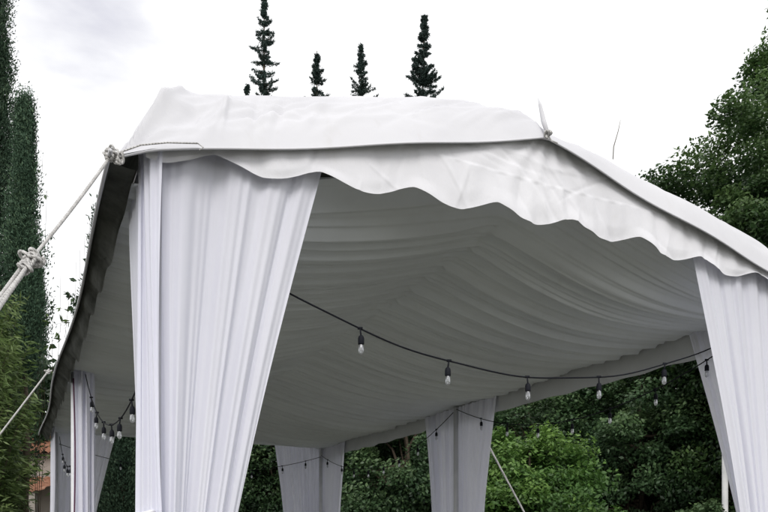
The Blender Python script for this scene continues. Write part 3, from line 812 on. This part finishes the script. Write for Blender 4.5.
# --- conifers standing beyond the roof
CG = 'narrow dark conifers rising beyond the marquee roof'
for (px, top, d, rad, sd_, ln_, lb) in (
    (264, -8, 25, .62, 21, (.05, 0), 'leftmost and tallest dark conifer beyond the roof, its tip at the photo edge'),
    (317, 50, 26, .66, 22, (0, 0), 'shortest dark conifer tip, second from left beyond the roof'),
    (361, 44, 26, .72, 23, (.05, 0), 'small pointed dark conifer, third from left beyond the roof'),
    (423, 15, 25, .66, 24, (.25, 0), 'dense dark conifer right of the other three beyond the roof')):
    x, y, z = ground(px, d)
    hh = (544-top)/F*d+CH
    spruce('conifer', lb, 'conifer', (x-ln_[0]*.8, y, z), hh, rad, sd_, M['leaf_conifer'], CG, step=.19 if sd_ != 24 else .15, dens=150 if sd_ != 24 else 270, lean=ln_, ragged=.72 if sd_ != 24 else .5)
x, y, z = ground(247, 27)
spruce('conifer', 'tiny conifer tip just showing left of the tallest conifer', 'conifer', (x, y, z), (544-83)/F*27+CH, .5, 25, M['leaf_conifer'], CG, dens=130)

# --- left cypresses
YG = 'dark columnar cypresses on the left'
cypress('cypress', 'tall dark cypress cut by the left photo edge', 'cypress', ground(-10, 14), 13.2, .74, 31, M['leaf_cypress'], 80000, YG, rough=.26, spray=.10, irregular=.55, tip=1.5, base=2.2)
cypress('cypress', 'slimmer shorter cypress just right of the tall one on the left', 'cypress', ground(25, 13), 9.0, .30, 32, M['leaf_cypress'], 30000, YG, rough=.22, spray=.095, irregular=.9, tip=2.0, base=4.6)
cypress('cypress', 'thin distant cypress showing below the rope knot on the left', 'cypress', ground(38, 26), 11.2, .24, 33, M['leaf_cypress'], 16000, YG, rough=.16, spray=.14, irregular=.2, tip=6)
cypress('cypress', 'dark ivy covered cypress peeping out past the left roof edge', 'cypress', ground(103, 17), 9.0, .40, 34, M['leaf_cypress'], 26000, YG, rough=.25, spray=.15, irregular=.5, tip=4)
cypress('cypress', 'dark cypress seen under the far end between two white curtains', 'cypress', ground(122, 15.5), 4.6, .62, 35, M['leaf_cypress'], 34000, YG, rough=.22, spray=.12, irregular=.2, tip=3)

# --- feathery shrub, lower left
def feathery(name, label, cat, loc, height, rad, seed, mat, n=150, group=None):
    rng = np.random.default_rng(seed); rn = random.Random(seed)
    t = thing(name, label, cat, loc, group); mb = MB(); Ps = []; Ds = []; Ns = []; Ls = []; Sh = []
    for i in range(n):
        a = rng.uniform(0, 2*np.pi); r = rad*math.sqrt(rng.random()); h = height*rng.uniform(.35, 1)*(1-.25*(r/rad)**2)
        b0 = Vector(loc)+Vector((math.cos(a)*r*.3, math.sin(a)*r*.3, 0)); tipp = Vector(loc)+Vector((math.cos(a)*r, math.sin(a)*r, h))
        ctl = b0.lerp(tipp, .6)+Vector((0, 0, .25*h))
        pts = [(b0*(1-s)**2+ctl*2*s*(1-s)+tipp*s*s) for s in np.linspace(0, 1, 10)]
        mb.tube(pts, list(np.linspace(.009, .002, 10)), 5)
        base_s = rng.uniform(.2, .6)
        for k in range(42):
            f = rng.uniform(.35, 1)*8.99; j = int(f); p = pts[j].lerp(pts[j+1], f-j)
            dirn = np.array([math.cos(a)+rng.normal()*.8, math.sin(a)+rng.normal()*.8, rng.uniform(-.9, .25)])
            for m_ in range(5):
                off = rng.normal(size=3)*.07
                Ps.append(np.array(p)+off+dirn*.05); Ds.append(dirn+rng.normal(size=3)*.45); Sh.append(np.clip(base_s+.3*(rng.random()-.5)+.12*(f/9), 0, 1))
    mb.build('stems', M['bark'], t)
    P = np.array(Ps); D = np.array(Ds); m = len(P); ln = rng.uniform(.08, .17, m)
    nn = unit(m, rng)+np.array([0, 0, .8]); nn /= np.linalg.norm(nn, axis=1, keepdims=True)
    v, q = leaf_quads(P, D, nn, ln, ln*.21)
    leaf_obj('foliage', [(v, q, np.array(Sh))], mat, t); return t
feathery('feathery_shrub', 'feathery light green shrub with narrow leaves left of the marquee', 'shrub', ground(-66, 11.6), 6.4, 1.45, 41, M['leaf_bamboo'], 330)
feathery('feathery_shrub', 'smaller darker narrow leaved shrub low beside the left eave', 'shrub', ground(-42, 12.9), 3.8, 1.0, 42, M['leaf_dark'], 120)
# sprays of thin twigs against the sky
g = ground(58, 13)
sapling('sapling', 'thin leafy sapling against the sky just left of the roof edge', 'sapling', g, [at(70, 292, 13), at(60, 275, 13.1), at(75, 315, 13.2), at(53, 308, 12.9), at(66, 330, 13)], 51, M['leaf_bamboo'], leaf=.15, per=12)
g = ground(36, 14.6)
sapling('sapling', 'sparse bare twigs with few leaves beside the slim cypress', 'sapling', g, [at(43, 152, 14.5), at(49, 233, 14.6), at(37, 98, 14.4), at(47, 190, 14.3)], 52, M['leaf_dark'], leaf=.10, per=5, asp=.5)
g = ground(88, 15)
sapling('sapling', 'dark leafy twigs beside the ivy covered cypress by the roof edge', 'sapling', g, [at(76, 262, 15), at(84, 235, 15), at(90, 218, 15.2), at(80, 250, 14.8)], 53, M['leaf_dark'], leaf=.15, per=10, asp=.5)

# --- big tree on the right
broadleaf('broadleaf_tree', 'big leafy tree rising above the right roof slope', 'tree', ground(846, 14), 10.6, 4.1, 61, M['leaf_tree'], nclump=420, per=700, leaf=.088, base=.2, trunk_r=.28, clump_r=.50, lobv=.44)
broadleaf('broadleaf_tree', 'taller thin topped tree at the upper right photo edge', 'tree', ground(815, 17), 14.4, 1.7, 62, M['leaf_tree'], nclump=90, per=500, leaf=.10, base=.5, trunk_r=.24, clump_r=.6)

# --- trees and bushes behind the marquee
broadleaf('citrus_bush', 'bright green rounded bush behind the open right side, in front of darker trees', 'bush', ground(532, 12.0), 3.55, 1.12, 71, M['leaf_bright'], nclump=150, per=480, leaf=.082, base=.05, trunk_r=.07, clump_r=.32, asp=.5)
TG = 'dark trees behind the marquee'
for (px, d, h, r, sd_, mt, lb) in (
    (640, 16.5, 6.5, 2.0, 81, 'leaf_dark', 'dark broad tree filling the gap right of the bright bush'),
    (735, 15.5, 6.3, 1.7, 82, 'leaf_tree', 'mid green tree behind the front right curtain'),
    (560, 17.5, 6.2, 1.9, 83, 'leaf_dark', 'dark tree rising directly behind the bright green bush'),
    (405, 16.5, 5.6, 1.6, 84, 'leaf_dark', 'dark tree between the far right and right middle curtains'),
    (372, 19, 6.0, 1.7, 85, 'leaf_tree', 'greener tree peeping over between the two far right curtains'),
    (268, 18.5, 5.6, 1.4, 86, 'leaf_dark', 'dark thin tree between the big front curtain and far right curtain'),
    (690, 19.5, 7.0, 2.0, 87, 'leaf_tree', 'lighter tree further back behind the open right side'),
    (475, 19, 6.0, 1.9, 88, 'leaf_dark', 'dark tree behind the right middle curtain'),
    (160, 20, 5.4, 1.8, 89, 'leaf_dark', 'dark tree behind the far left end of the marquee')):
    broadleaf('broadleaf_tree', lb, 'tree', ground(px, d), h, r, sd_, M[mt], nclump=120, per=620, leaf=.092, base=.12, group=TG, trunk_r=.13, clump_r=.48)
# low hedge, lower right
broadleaf('shrub', 'low dark shrub at the bottom right under the open side', 'shrub', ground(700, 12.6), 2.35, 1.25, 91, M['leaf_dark'], nclump=80, per=300, leaf=.08, base=.03, trunk_r=.05, clump_r=.3)
broadleaf('shrub', 'low dark shrub between the bright bush and the bottom right shrub', 'shrub', ground(625, 13.4), 2.2, .9, 92, M['leaf_dark'], nclump=60, per=300, leaf=.08, base=.03, trunk_r=.05, clump_r=.28)
# the wood beyond, one mass
rng = np.random.default_rng(95)
m = 60000
ang = rng.uniform(-.52, .62, m); dd = rng.uniform(21.5, 25, m)
P = np.stack([np.sin(ang)*dd, np.cos(ang)*dd, rng.random(m)*(5.2+1.6*vnoise(ang*14, 3.3)*2)*.9], 1)
P += (unit(m, rng)*.25)
nn = unit(m, rng); D = unit(m, rng); ln = rng.uniform(.2, .4, m)
v, q = leaf_quads(P, D, nn, ln, ln*.6)
o = leaf_obj('background_wood', [(v, q, np.clip(.25+.5*vnoise(P[:, 0]*1.1, P[:, 2]*1.1)*rng.random(m), 0, 1))], M['leaf_dark'], None)
tag(o, 'dark wood closing the view beyond the garden trees', 'wood', kind='stuff')

# thin white post in the shrubbery on the right
c = MB().tube([at(725, 455, 13.0), (at(725, 455, 13.0)[0], 13.0, -.05)], .05, 10)
c.lathe((at(725, 455, 13.0)[0], 13.0, at(725, 455, 13.0)[2]), [(.055, 0), (.058, .02), (.03, .04)], 10)
o = c.build('garden_post', M['whitepost']); tag(o, 'thin pale post standing among shrubs beside the front right curtain', 'post')

# ------------------------------------------------------------------ house behind the left shrubs
def tile_mat():
    m, nt, ns, ls = new_mat('clay_tiles')
    out = N(ns, 'ShaderNodeOutputMaterial'); pb = N(ns, 'ShaderNodeBsdfPrincipled'); pb.inputs['Roughness'].default_value = .85
    n1 = noise_node(ns, ls, 7, 5, .7)
    r = ramp(ns, ls, n1.outputs['Fac'], [(.3, (.18, .075, .045)), (.55, (.34, .16, .095)), (.75, (.42, .25, .17))])
    ls.new(r.outputs[0], pb.inputs['Base Color']); ls.new(pb.outputs[0], out.inputs[0]); return m
M['tile'] = tile_mat()
def tiled_slope(name, parent, x0, x1, y0, y1, z0, z1):
    """rows of half round tiles on one slope, one mesh"""
    nx = int((x1-x0)/.2)*8; ny = int(abs(y1-y0)/.34)*6
    X, Y = np.meshgrid(np.linspace(x0, x1, nx+1), np.linspace(0, 1, ny+1), indexing='ij')
    course = (Y*ny/6) % 1
    Zt = z0+(z1-z0)*Y+.05*np.abs(np.sin((X-x0)/.2*np.pi))+.035*(1-course)
    return grid_obj(name, np.stack([X, y0+(y1-y0)*Y, Zt], -1), M['tile'], parent)
hx, hy, _ = at(36, 470, 19)
h = thing('house', 'cream house with clay tiled roof glimpsed between shrubs and left curtain', 'house', (hx-1.4, hy+2, 0))
hx0, hx1 = hx-3.2, hx+.55
mb = MB(); mb.box(((hx0+hx1)/2, hy+2.2, 1.92), ((hx1-hx0)/2, 2.0, 1.95)); mb.build('wall', M['wall'], h, False)
rf = tiled_slope('roof', h, hx0-.25, hx1+.2, hy-.1, hy+2.2, 3.80, 4.75)
tiled_slope('roof_back', h, hx0-.25, hx1+.2, hy+4.5, hy+2.2, 3.80, 4.75)
tiled_slope('porch_roof', h, hx0-.1, hx1+.1, hy-1.3, hy+.18, 2.75, 3.2)
for xx in (hx0+.1, hx1-.1):
    MB().box((xx, hy-1.15, 1.38), (.08, .08, 1.4)).build('porch_post', M['wall'], h, False)
mb = MB(); mb.box((hx0+1.3, hy+.19, 1.6), (.5, .02, .6)); f = mb.build('window', M['whitepost'], h, False)
MB().box((hx0+1.3, hy+.165, 1.6), (.43, .008, .53)).build('pane', M['glass'], f, False)
